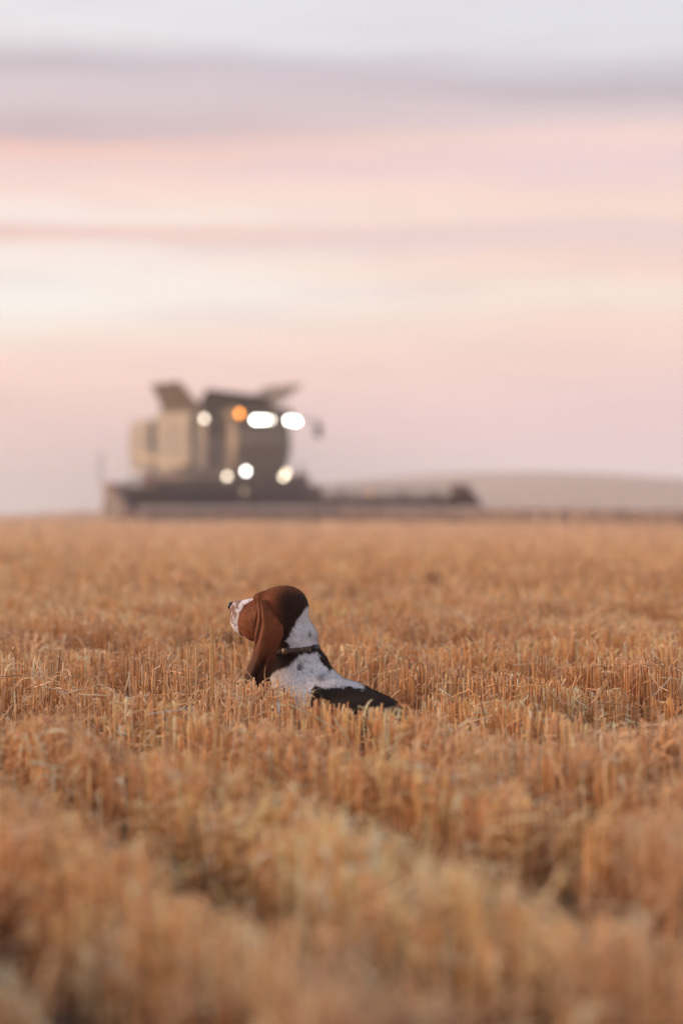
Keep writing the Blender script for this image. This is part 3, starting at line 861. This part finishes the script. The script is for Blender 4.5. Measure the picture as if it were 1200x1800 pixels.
# local axes after rotation: x forward (towards camera right), y left
tag(cmb, 'large combine harvester with open grain tank and lit work lights on the crest', 'combine harvester')
paint = mat_simple('machine_paint', (0.165, 0.142, 0.116), rough=0.5, noise=0.18, nscale=1.5)
paint_d = mat_simple('dark_machine_panel', (0.16, 0.115, 0.080), rough=0.55, noise=0.2, nscale=2.5)
black = mat_simple('black_steel', (0.055, 0.026, 0.024), rough=0.6, noise=0.2, nscale=3)
head_m = mat_simple('header_paint', (0.135, 0.058, 0.046), rough=0.55, noise=0.3, nscale=2)
stripe_m = mat_simple('pale_stripe', (0.40, 0.30, 0.14), rough=0.5)
rubber = mat_simple('tyre_rubber', (0.025, 0.022, 0.022), rough=0.85)
rimm = mat_simple('yellow_rim', (0.45, 0.33, 0.08), rough=0.5)
glass = mat_simple('cab_glass', (0.16, 0.105, 0.066), rough=0.35, noise=0.2, spec=0.5)
pale = mat_simple('pale_guard', (0.20, 0.17, 0.19), rough=0.6)
import bmesh


class MB:
    def __init__(s): s.bm = bmesh.new()
    def box(s, x0, x1, y0, y1, z0, z1, bev=0.0):
        vs = [s.bm.verts.new(p) for p in ((x0, y0, z0), (x1, y0, z0), (x1, y1, z0), (x0, y1, z0), (x0, y0, z1), (x1, y0, z1), (x1, y1, z1), (x0, y1, z1))]
        fs = [s.bm.faces.new([vs[i] for i in f]) for f in ((0, 3, 2, 1), (4, 5, 6, 7), (0, 1, 5, 4), (1, 2, 6, 5), (2, 3, 7, 6), (3, 0, 4, 7))]
        if bev: bmesh.ops.bevel(s.bm, geom=list({e for f in fs for e in f.edges}), offset=bev, segments=2, affect='EDGES')
        return s
    def prism(s, pts, y0, y1, bev=0.0):
        """polygon in x,z extruded along y"""
        a = [s.bm.verts.new((x, y0, z)) for x, z in pts]; b = [s.bm.verts.new((x, y1, z)) for x, z in pts]
        fs = [s.bm.faces.new(a), s.bm.faces.new(b[::-1])]
        n = len(pts)
        for i in range(n): fs.append(s.bm.faces.new([a[i], b[i], b[(i + 1) % n], a[(i + 1) % n]]))
        bmesh.ops.recalc_face_normals(s.bm, faces=fs)
        if bev: bmesh.ops.bevel(s.bm, geom=list({e for f in fs for e in f.edges}), offset=bev, segments=2, affect='EDGES')
        return s
    def tube(s, p, q, r, n=10, r2=None):
        p = Vector(p); q = Vector(q); d = (q - p).normalized(); u = d.orthogonal().normalized(); v = d.cross(u); r2 = r if r2 is None else r2
        a = [s.bm.verts.new(p + (u * math.cos(t) + v * math.sin(t)) * r) for t in [2 * math.pi * i / n for i in range(n)]]
        b = [s.bm.verts.new(q + (u * math.cos(t) + v * math.sin(t)) * r2) for t in [2 * math.pi * i / n for i in range(n)]]
        s.bm.faces.new(a[::-1]); s.bm.faces.new(b)
        for i in range(n): s.bm.faces.new([a[i], a[(i + 1) % n], b[(i + 1) % n], b[i]])
        return s
    def slab(s, quad, th):
        """a plate through four corners with thickness"""
        q = [Vector(p) for p in quad]; nrm = (q[1] - q[0]).cross(q[3] - q[0]).normalized() * th
        a = [s.bm.verts.new(p) for p in q]; b = [s.bm.verts.new(p + nrm) for p in q]
        s.bm.faces.new(a[::-1]); s.bm.faces.new(b)
        for i in range(4): s.bm.faces.new([a[i], a[(i + 1) % 4], b[(i + 1) % 4], b[i]])
        return s
    def build(s, name, mat, parent, smooth=False):
        me = bpy.data.meshes.new(name); s.bm.normal_update(); s.bm.to_mesh(me); s.bm.free(); me.materials.append(mat)
        if smooth:
            for p in me.polygons: p.use_smooth = True
        o = bpy.data.objects.new(name, me); COL.objects.link(o); o.parent = parent; return o


# hull: rear hood, tank housing, underside
hull = MB().prism([(-3.75, 1.95), (-3.85, 3.35), (-3.5, 3.68), (-1.95, 3.70), (-1.95, 1.80), (-2.9, 1.75)], -1.58, 1.58, 0.05)
hull.prism([(-1.55, 1.80), (-1.55, 3.90), (1.30, 3.95), (1.30, 2.15), (0.6, 2.1), (-0.2, 1.80)], -1.60, 1.60, 0.05)
hull.box(-1.95, -1.55, -1.35, 1.35, 1.6, 3.6)
hull.build('hull', paint, cmb)
MB().box(-3.1, 2.6, -1.40, 1.40, 0.75, 1.74, 0.05).build('underbody', head_m, cmb)
hd = MB().box(1.31, 2.15, -1.45, 1.45, 1.75, 3.9, 0.04)
hd.build('engine_bay', mat_simple('engine_bay_panel', (0.10, 0.075, 0.058), 0.55), cmb)
MB().prism([(-3.3, 2.45), (-3.3, 2.62), (-0.4, 2.18), (1.1, 2.15), (1.1, 2.0), (-0.4, 2.0)], -1.64, -1.60).build('side_stripe', stripe_m, cmb)
for x0, x1 in ((-3.2, -2.1), (-1.45, -0.2), (-0.1, 1.2)):
    MB().box(x0, x1, -1.66 + 0.03, -1.60, 2.75, 3.45, 0.01).build('side_panel', paint, cmb)
MB().box(-1.92, -1.58, -1.42, -1.36, 1.8, 3.4).build('radiator_grille', black, cmb)
MB().tube((-2.3, 0.8, 3.6), (-2.3, 0.8, 4.05), 0.09).build('exhaust_pipe', black, cmb)
# grain tank covers folded open
MB().slab([(-0.9, -1.5, 3.9), (2.0, -1.5, 3.9), (1.95, -2.35, 4.86), (-0.3, -2.35, 4.86)], 0.04).build('tank_cover', paint_d, cmb)
MB().slab([(-1.0, 1.2, 3.95), (1.9, 1.2, 3.95), (1.9, 2.45, 4.86), (-0.8, 2.45, 4.86)], 0.04).build('tank_cover', paint_d, cmb)
MB().slab([(1.55, -1.5, 3.9), (1.55, 1.5, 3.9), (2.0, 1.0, 4.42), (2.0, -1.4, 4.62)], 0.04).build('tank_cover', paint_d, cmb)
MB().slab([(-1.45, -1.45, 3.95), (-1.45, 1.45, 3.95), (-1.8, 1.0, 4.3), (-1.8, -1.3, 4.4)], 0.04).build('tank_cover', paint_d, cmb)
MB().tube((-0.2, 0.0, 3.9), (0.3, 0.0, 4.6), 0.17, 12).build('fill_auger', paint_d, cmb, True)
# unloading auger folded along the far side
MB().tube((1.2, 1.75, 3.5), (-4.2, 1.85, 3.35), 0.2, 14).build('unloading_auger', paint, cmb, True)
# cab
cab = MB().prism([(2.16, 1.75), (2.16, 3.66), (3.35, 3.66), (3.62, 2.7), (3.25, 1.75)], -0.98, 0.98, 0.05).build('cab', glass, cmb)
for yv in (-0.99, 0.99):
    fr = MB()
    for a_, b_ in (((2.2, 1.75), (2.2, 3.66)), ((3.36, 3.66), (3.63, 2.7)), ((3.63, 2.7), (3.27, 1.75)), ((2.2, 1.75), (3.27, 1.75))):
        fr.tube((a_[0], yv, a_[1]), (b_[0], yv, b_[1]), 0.05, 8)
    fr.tube((2.75, yv, 1.75), (2.75, yv, 3.66), 0.04, 8).build('cab_frame', paint_d, cab)
MB().box(2.75, 3.05, -0.35, 0.35, 2.0, 2.85, 0.08).build('seat', black, cab)
MB().box(2.05, 3.75, -1.12, 1.12, 3.66, 3.95, 0.09).build('cab_roof', paint_d, cmb)
# platform, ladder, rails
MB().box(2.2, 3.5, -1.6, -1.02, 1.62, 1.72).build('platform', black, cmb)
ld = MB()
for yv in (-1.55, -1.15): ld.tube((3.4, yv, 0.6), (3.2, yv, 1.7), 0.03, 6)
for i in range(4): ld.tube((3.38 - i * 0.05, -1.55, 0.7 + i * 0.28), (3.38 - i * 0.05, -1.15, 0.7 + i * 0.28), 0.025, 6)
ld.build('ladder', black, cmb)
ra = MB().tube((2.2, -1.58, 1.7), (2.2, -1.58, 2.7), 0.025, 6).tube((3.45, -1.58, 1.7), (3.45, -1.58, 2.7), 0.025, 6).tube((2.2, -1.58, 2.7), (3.45, -1.58, 2.7), 0.025, 6)
ra.build('handrail', pale, cmb)
for yv in (-1.0, 1.0):
    m_ = MB().tube((3.6, yv, 3.6), (3.95, yv * 1.9, 3.55), 0.03, 6).tube((3.95, yv * 1.9, 3.6), (3.95, yv * 1.9, 3.35), 0.03, 6)
    mr = m_.build('mirror', black, cmb)
    MB().box(3.93, 4.0, yv * 1.9 - 0.13, yv * 1.9 + 0.13, 2.95, 3.4, 0.02).build('mirror_glass', black, mr)


def wheel(x, y, r, w):
    t = MB().tube((x, y - w / 2, r), (x, y + w / 2, r), r * 0.94, 28)
    for i in range(22):
        a_ = 2 * math.pi * i / 22
        for s_ in (-1, 1):
            p = (x + math.cos(a_) * r * 0.96, y + s_ * w * 0.05, r + math.sin(a_) * r * 0.96)
            q_ = (x + math.cos(a_ + 0.2) * r * 0.96, y + s_ * w * 0.48, r + math.sin(a_ + 0.2) * r * 0.96)
            t.tube(p, q_, 0.04, 4)
    wh = t.build('wheel', rubber, cmb)
    sg = -1 if y < 0 else 1
    rm = MB().tube((x, y + sg * w * 0.30, r), (x, y + sg * (w / 2 + 0.02), r), r * 0.56, 20, r * 0.5).tube((x, y, r), (x, y + sg * (w / 2 + 0.08), r), r * 0.16, 12)
    rm.build('rim', rimm, wh)
for yv in (-1.35, 1.35): wheel(1.7, yv, 0.98, 0.75)
for yv in (-1.3, 1.3): wheel(-2.5, yv, 0.68, 0.55)
# feeder house and header
MB().prism([(2.6, 0.9), (2.6, 1.6), (4.6, 1.15), (4.6, 0.35)], -0.75, 0.75, 0.03).build('feeder_house', paint_d, cmb)
HY0, HY1 = -6.25, 7.0
hb = MB().box(4.6, 4.75, HY0, -4.6, 0.35, 1.12).box(4.6, 4.75, -4.6, -2.6, 0.35, 1.42).box(4.6, 4.75, 1.6, HY1, 0.35, 0.78).box(4.6, 4.75, -2.6, 1.6, 0.35, 1.30).box(4.3, 4.6, -1.8, 1.2, 0.5, 1.66).box(4.75, 6.0, HY0, HY1, 0.22, 0.34).tube((4.62, HY0, 1.16), (4.62, -4.6, 1.16), 0.08, 8).tube((4.62, 1.6, 0.8), (4.62, HY1, 0.8), 0.07, 8)
for k in range(9):
    yv = HY0 + (HY1 - HY0) * k / 8; hb.box(4.42, 4.6, yv - 0.05, yv + 0.05, 0.4, 1.5 if -4.6 < yv < 1.6 else 0.85)
header = hb.build('header', head_m, cmb); header.location.z = 0.03
MB().box(6.0, 6.12, HY0, HY1, 0.20, 0.26).build('cutter_bar', black, header)
for y0, y1, RZ, RR, nt_, bt in ((HY0 + 0.25, 0.2, 1.02, 0.46, 42, 0.035), (0.6, HY1 - 0.25, 0.86, 0.40, 20, 0.018)):
    rl_ = MB().tube((5.6, y0, RZ), (5.6, y1, RZ), 0.05, 10)
    for k in range(6):
        a_ = 2 * math.pi * k / 6 + 0.3; cx, cz = 5.6 + RR * math.cos(a_), RZ + RR * math.sin(a_)
        rl_.tube((cx, y0, cz), (cx, y1, cz), bt, 6)
        for j in range(nt_ + 1):
            yv = y0 + (y1 - y0) * j / nt_; rl_.tube((cx, yv, cz), (cx + 0.05, yv, cz - 0.2), 0.008, 3)
        for j in range(6):
            yv = y0 + (y1 - y0) * j / 5; rl_.tube((5.6, yv, RZ), (cx, yv, cz), 0.025, 5)
    rl_.build('reel', black if RZ > 1 else mat_simple('reel_red', (0.16, 0.07, 0.05), 0.6), header)
for yv, sg in ((HY0, -1), (HY1, 1)):
    dv_ = MB().prism([(4.5, 0.15), (4.5, 1.35), (5.3, 1.35), (6.3, 0.6), (7.2, 0.12), (6.0, 0.12)], yv - 0.12, yv + 0.12, 0.03)
    dv_.build('crop_divider', head_m if sg > 0 else head_m, header)
    MB().tube((5.0, yv, 0.9), (5.6, yv, 1.02), 0.08, 8).build('reel_arm', black, header)
    if sg < 0: MB().box(5.2, 5.26, yv - 0.25 - sg * 1.2, yv + 0.15 - sg * 1.2, 1.15, 1.6, 0.01).build('marker_board', mat_simple('marker_orange', (0.60, 0.32, 0.22), 0.5, emit=(1, 0.4, 0.2), es=0.0), header)
MB().tube((4.65, HY0 - 0.25, 1.3), (4.65, HY0 - 0.25, 2.35), 0.03, 6).build('antenna', pale, header)
MB().tube((5.0, 0.62, 1.0), (5.0, 0.62, 2.0), 0.05, 6).build('reel_lift', black, header)
MB().slab([(4.5, HY0 - 0.16, 0.35), (5.9, HY0 - 0.16, 0.2), (6.6, HY0 - 0.16, 0.5), (5.0, HY0 - 0.16, 1.35)], 0.03).build('side_shield', mat_simple('shield_grey', (0.10, 0.075, 0.085), 0.6), header)

# lamps
def lamp(name, x, y, z, r, colr, st, par=cmb):
    h = MB().tube((x - 0.10, y, z), (x, y, z), r * 0.8, 14, r * 1.12).build(name, black, par)
    lm = mat_simple('lamp_glow', (0.8, 0.8, 0.8), emit=colr, es=st)
    MB().tube((x, y, z), (x + 0.015, y, z), r, 16).build('lens', lm, h)
    return h
WW = (1.0, 0.88, 0.66)
def loc(px, py, x, yl=None):
    """y and z on the plane x = const whose image is at px, py"""
    st, ct = math.sin(TH), math.cos(TH)
    u = (px - 600) / F
    # X = cx + st*x + ct*y ; Y = cy - ct*x + st*y ; X = u*Y
    cx, cy = cmb.location.x, cmb.location.y
    y = (u * (cy - ct * x) - cx - st * x) / (ct - u * st)
    Yd = cy - ct * x + st * y
    return x, y, CH - (py - 880) / F * Yd - cmb.location.z
for px, py, xx, r, c_, s_ in ((448, 738, 3.80, 0.075, (1, .96, .88), 17), (457, 738, 3.80, 0.075, (1, .96, .88), 17), (466, 738, 3.80, 0.075, (1, .96, .88), 17), (476, 738, 3.80, 0.07, (1, .93, .75), 7),
                              (507, 739, 3.80, 0.075, (1, .96, .88), 17), (515, 740, 3.80, 0.075, (1, .96, .88), 17), (521, 741, 3.80, 0.075, (1, .96, .88), 17),
                              (359, 736, 2.3, 0.08, (1, .87, .70), 5.5), (399, 838, 4.78, 0.08, (1, .84, .64), 6.0), (432, 828, 4.78, 0.08, (1, .96, .88), 12),
                              (503, 831, 4.70, 0.075, (1, .80, .55), 5), (498, 839, 4.78, 0.08, (1, .84, .62), 6.5), (429, 866, 4.78, 0.07, (1, .72, .42), 4.0),
                              (650, 868, 4.78, 0.07, (1, .5, .18), 3.2)):
    X_, Y_, Z_ = loc(px, py, xx)
    lamp('work_light', X_, Y_, Z_, r, c_, s_)
X_, Y_, Z_ = loc(421, 727, 3.82)
bc = MB().tube((X_ - 0.3, Y_ + 0.1, 3.9), (X_, Y_, Z_ - 0.08), 0.03, 8).tube((X_, Y_, Z_ - 0.08), (X_, Y_, Z_ + 0.08), 0.075, 14).build('beacon', mat_simple('beacon_amber', (0.8, 0.3, 0.05), emit=(1, 0.30, 0.04), es=6), cmb)

# ------------------------------------------------------------------ uncut wheat in front of the header
x, y = [], []
N = 70000
px = 248 + (1330 - 248) * rng.random(N)
near_d = np.interp(px, [248, 600, 840, 1200, 1330], [75.0, 72.0, 68.0, 60.0, 57.0])
dd = near_d + 26 * rng.random(N) ** 2.2
x = (px - 600) / F * dd; y = dd
# nothing stands where the header and machine already passed
ct, st = math.cos(TH), math.sin(TH)
lx = (x - cmb.location.x) * st - (y - cmb.location.y) * ct; ly_ = (x - cmb.location.x) * ct + (y - cmb.location.y) * st
keep = ~((lx < 5.9) & (ly_ > HY0 - 0.4) & (ly_ < HY1 + 0.3)) & ~((ly_ < HY0 - 0.3)); x, y = x[keep], y[keep]
n = len(x); z = ground_z(x, y); h = 0.50 + 0.08 * rng.random(n) + 0.05 * (vnoise(np.stack([x, y], -1) * 0.7, 3) - 0.5)
ln = rng.normal(0, 0.06, (n, 2))
P0 = np.stack([x, y, z], -1); P1 = P0 + np.stack([ln[:, 0], ln[:, 1], h], -1)
c = np.array([0.64, 0.54, 0.49]) * (0.7 + 0.6 * rng.random((n, 1)))
r = 0.010 + 0.006 * rng.random(n)
t1 = tubes(P0, P1, r * 0.7, r, c * np.array([0.85, 0.75, 0.72]), c, 3, False)
d_ = rng.normal(0, 0.05, (n, 3)); d_[:, 2] = 0.0
t2 = tubes(P1, P1 + d_ + np.array([0, 0, 0.03]), r * 1.7, r * 0.8, c * 1.1, c * 1.15, 3, False)
t = join([t1, t2])
o = mesh_np('standing_wheat', *t[:3], straw_m, t[3])
tag(o, 'strip of pale uncut wheat below the combine header', 'wheat', kind='stuff')

# ------------------------------------------------------------------ single straws that catch the eye
def straw(label, p, q, r=0.0022, col=(0.62, 0.46, 0.28), arc=0.0, n=10):
    p = np.array(p, float); q = np.array(q, float); t = np.linspace(0, 1, n)[:, None]
    C = p + (q - p) * t + np.array([0, 0, 1.0]) * arc * np.sin(math.pi * t)
    parts = []
    cc = np.tile(np.array(col), (n - 1, 1))
    rr = np.full(n - 1, r)
    V, L, S, K = tubes(C[:-1], C[1:] + (C[1:] - C[:-1]) * 0.06, rr, rr * 0.96, cc, cc, 6, True)
    o = mesh_np('straw', V, L, S, straw_m, K)
    tag(o, label, 'straw', 'single straws standing out of the stubble')
def wp(px, py, D): return np.array([(px - 600) * D / F, D, CH - (py - 880) * D / F])
def g0(px, D): x = (px - 600) * D / F; return np.array([x, D, float(ground_z(x, D)) - 0.005])
straw('tallest cut stalk standing above the stubble left of the dog', g0(370, 8.0), wp(371, 1100, 8.0), 0.0032, (0.62, 0.38, 0.16))
straw('second tall cut stalk leaning on the tallest, left of the dog', g0(375, 8.02), wp(374, 1110, 8.02), 0.0028, (0.56, 0.32, 0.12))
straw('short thick stalk standing between the tall pair and the left edge', g0(331, 8.1), wp(330, 1128, 8.1), 0.0026, (0.60, 0.40, 0.2))
straw('thin upright stalk just left of the tall pair of stalks', g0(345, 7.95), wp(345, 1133, 7.95), 0.0028, (0.62, 0.42, 0.22))
straw('curled straw arching in front of the hanging ear tip', wp(411, 1200, 7.92), wp(449, 1206, 7.92), 0.0017, (0.60, 0.40, 0.20), 0.045, 16)
straw('pale blurred straw leaning in the foreground below the dog', g0(545, 5.45), wp(597, 1455, 5.6), 0.0028, (0.66, 0.55, 0.42))
straw('short pale straw leaning left in the right foreground', wp(888, 1532, 5.5), wp(866, 1478, 5.5), 0.0028, (0.68, 0.58, 0.48))
straw('pale straw leaning against stubble at lower left of the dog', wp(270, 1260, 7.2), wp(247, 1216, 7.3), 0.0022, (0.66, 0.52, 0.34))
straw('straw lying flat across stubble right of the dog rump', wp(617, 1190, 8.6), wp(646, 1173, 8.6), 0.0024, (0.64, 0.46, 0.28))
straw('bright straw slanting over stubble at the right edge', wp(1150, 1222, 7.6), wp(1180, 1190, 7.6), 0.0024, (0.66, 0.52, 0.36))
straw('long arched straw blurred in the centre foreground', wp(640, 1475, 5.2), wp(775, 1530, 5.1), 0.0026, (0.62, 0.42, 0.24), 0.03, 14)

# dark weeds gone dry among the straw
weed_m = mat_tint('dry_weed', rough=0.85, spec=0.1, nscale=50, namt=0.2, transl=0.1)
def weed(label, px, py, D, w, h):
    x0 = (px - 600) * D / F; z0 = float(ground_z(x0, D)); zc = CH - (py - 880) * D / F
    hgt = max(h, zc + h * 0.5 - z0); m = 150
    w0 = empty('dry_weed', (x0, D, z0)); tag(w0, label, 'weed', 'dark dry weeds scattered in the stubble')
    a = rng.random(m) * 6.28; sp_ = w * rng.random(m) ** 0.6 * 0.5
    P0 = np.stack([np.cos(a) * sp_ * 0.35, np.sin(a) * sp_ * 0.35, np.zeros(m)], -1)
    P1 = np.stack([np.cos(a) * sp_, np.sin(a) * sp_, hgt * (0.55 + 0.45 * rng.random(m))], -1)
    cc = np.array([0.24, 0.13, 0.075]) * (0.6 + 0.8 * rng.random((m, 1)))
    t = tubes(P0, P1, np.full(m, 0.0018), np.full(m, 0.0012), cc, cc, 4, True); o = mesh_np('stem', *t[:3], weed_m, t[3]); o.parent = w0; o['kind'] = 'stuff'
    k = rng.choice(m, 500); Pn = P0[k] + (P1[k] - P0[k]) * (0.5 + 0.5 * rng.random((500, 1))); a = rng.random(500) * 6.28
    cc = np.array([0.26, 0.145, 0.085]) * (0.6 + 0.8 * rng.random((500, 1)))
    t = ribbons(Pn, np.stack([np.cos(a), np.sin(a), rng.normal(0.2, 0.6, 500)], -1), 0.02 + 0.03 * rng.random(500), np.full(500, 0.007), np.full(500, 0.4), cc, 3)
    o = mesh_np('leaf', *t[:3], weed_m, t[3]); o.parent = w0; o['kind'] = 'stuff'
weed('dark dry weed right behind the dog, below its muzzle', 398, 1116, 10.8, 0.20, 0.07)
weed('dark weed blur in mid field, above and right of the dog head', 676, 1015, 20.0, 0.22, 0.14)
weed('dark weed blur directly right of the other mid-field one', 762, 1018, 20.0, 0.16, 0.12)
weed('small dark weed near the right edge of the mid field', 1168, 1052, 16.5, 0.06, 0.11)
weed('low brown weed beyond the stubble, right of centre', 785, 1118, 11.5, 0.10, 0.04)

# ------------------------------------------------------------------ evening haze
HZ = 0.0006
m = bpy.data.materials.new('haze_air'); nt = new_nodes(m)
out = nt.nodes.new('ShaderNodeOutputMaterial'); pv = nt.nodes.new('ShaderNodeVolumePrincipled')
pv.inputs['Color'].default_value = (0.97, 0.95, 0.97, 1); pv.inputs['Density'].default_value = HZ
nt.links.new(pv.outputs[0], out.inputs['Volume'])
me = bpy.data.meshes.new('haze'); bm = bmesh.new()
v_ = [bm.verts.new(p) for p in ((-2000, -60, -12), (2000, -60, -12), (2000, 1500, -12), (-2000, 1500, -12), (-2000, -60, 22), (2000, -60, 22), (2000, 1500, 22), (-2000, 1500, 22))]
for f_ in ((0, 3, 2, 1), (4, 5, 6, 7), (0, 1, 5, 4), (1, 2, 6, 5), (2, 3, 7, 6), (3, 0, 4, 7)): bm.faces.new([v_[i] for i in f_])
bm.to_mesh(me); bm.free(); me.materials.append(m)
hz = bpy.data.objects.new('haze', me); COL.objects.link(hz); tag(hz, 'pale dusk haze softening the machine and the far hill', 'haze', kind='stuff')

# dust kicked up by the machine, drifting off to its rear and left
m = bpy.data.materials.new('drifting_dust'); nt = new_nodes(m)
out = nt.nodes.new('ShaderNodeOutputMaterial'); pv = nt.nodes.new('ShaderNodeVolumePrincipled')
pv.inputs['Color'].default_value = (0.96, 0.92, 0.91, 1)
tc = nt.nodes.new('ShaderNodeTexCoord'); vl = nt.nodes.new('ShaderNodeVectorMath'); vl.operation = 'LENGTH'
nt.links.new(tc.outputs['Object'], vl.inputs[0])
nz = noisen(nt, tc.outputs['Object'], 2.5, 2)
fall = mathn(nt, 'MULTIPLY', mathn(nt, 'SUBTRACT', 1.0, vl.outputs['Value'], clamp=True), mathn(nt, 'ADD', 0.3, nz))
nt.links.new(mathn(nt, 'MULTIPLY', fall, 0.05), pv.inputs['Density']); nt.links.new(pv.outputs[0], out.inputs['Volume'])
me = bpy.data.meshes.new('dust_cloud'); bm = bmesh.new(); bmesh.ops.create_uvsphere(bm, u_segments=32, v_segments=16, radius=1.0); bm.to_mesh(me); bm.free(); me.materials.append(m)
o = bpy.data.objects.new('dust_cloud', me); COL.objects.link(o); o.location = (-7.5, 86.0, 1.0); o.scale = (15.0, 16.0, 5.0)
tag(o, 'pale dust hanging behind and left of the combine', 'dust', kind='stuff')
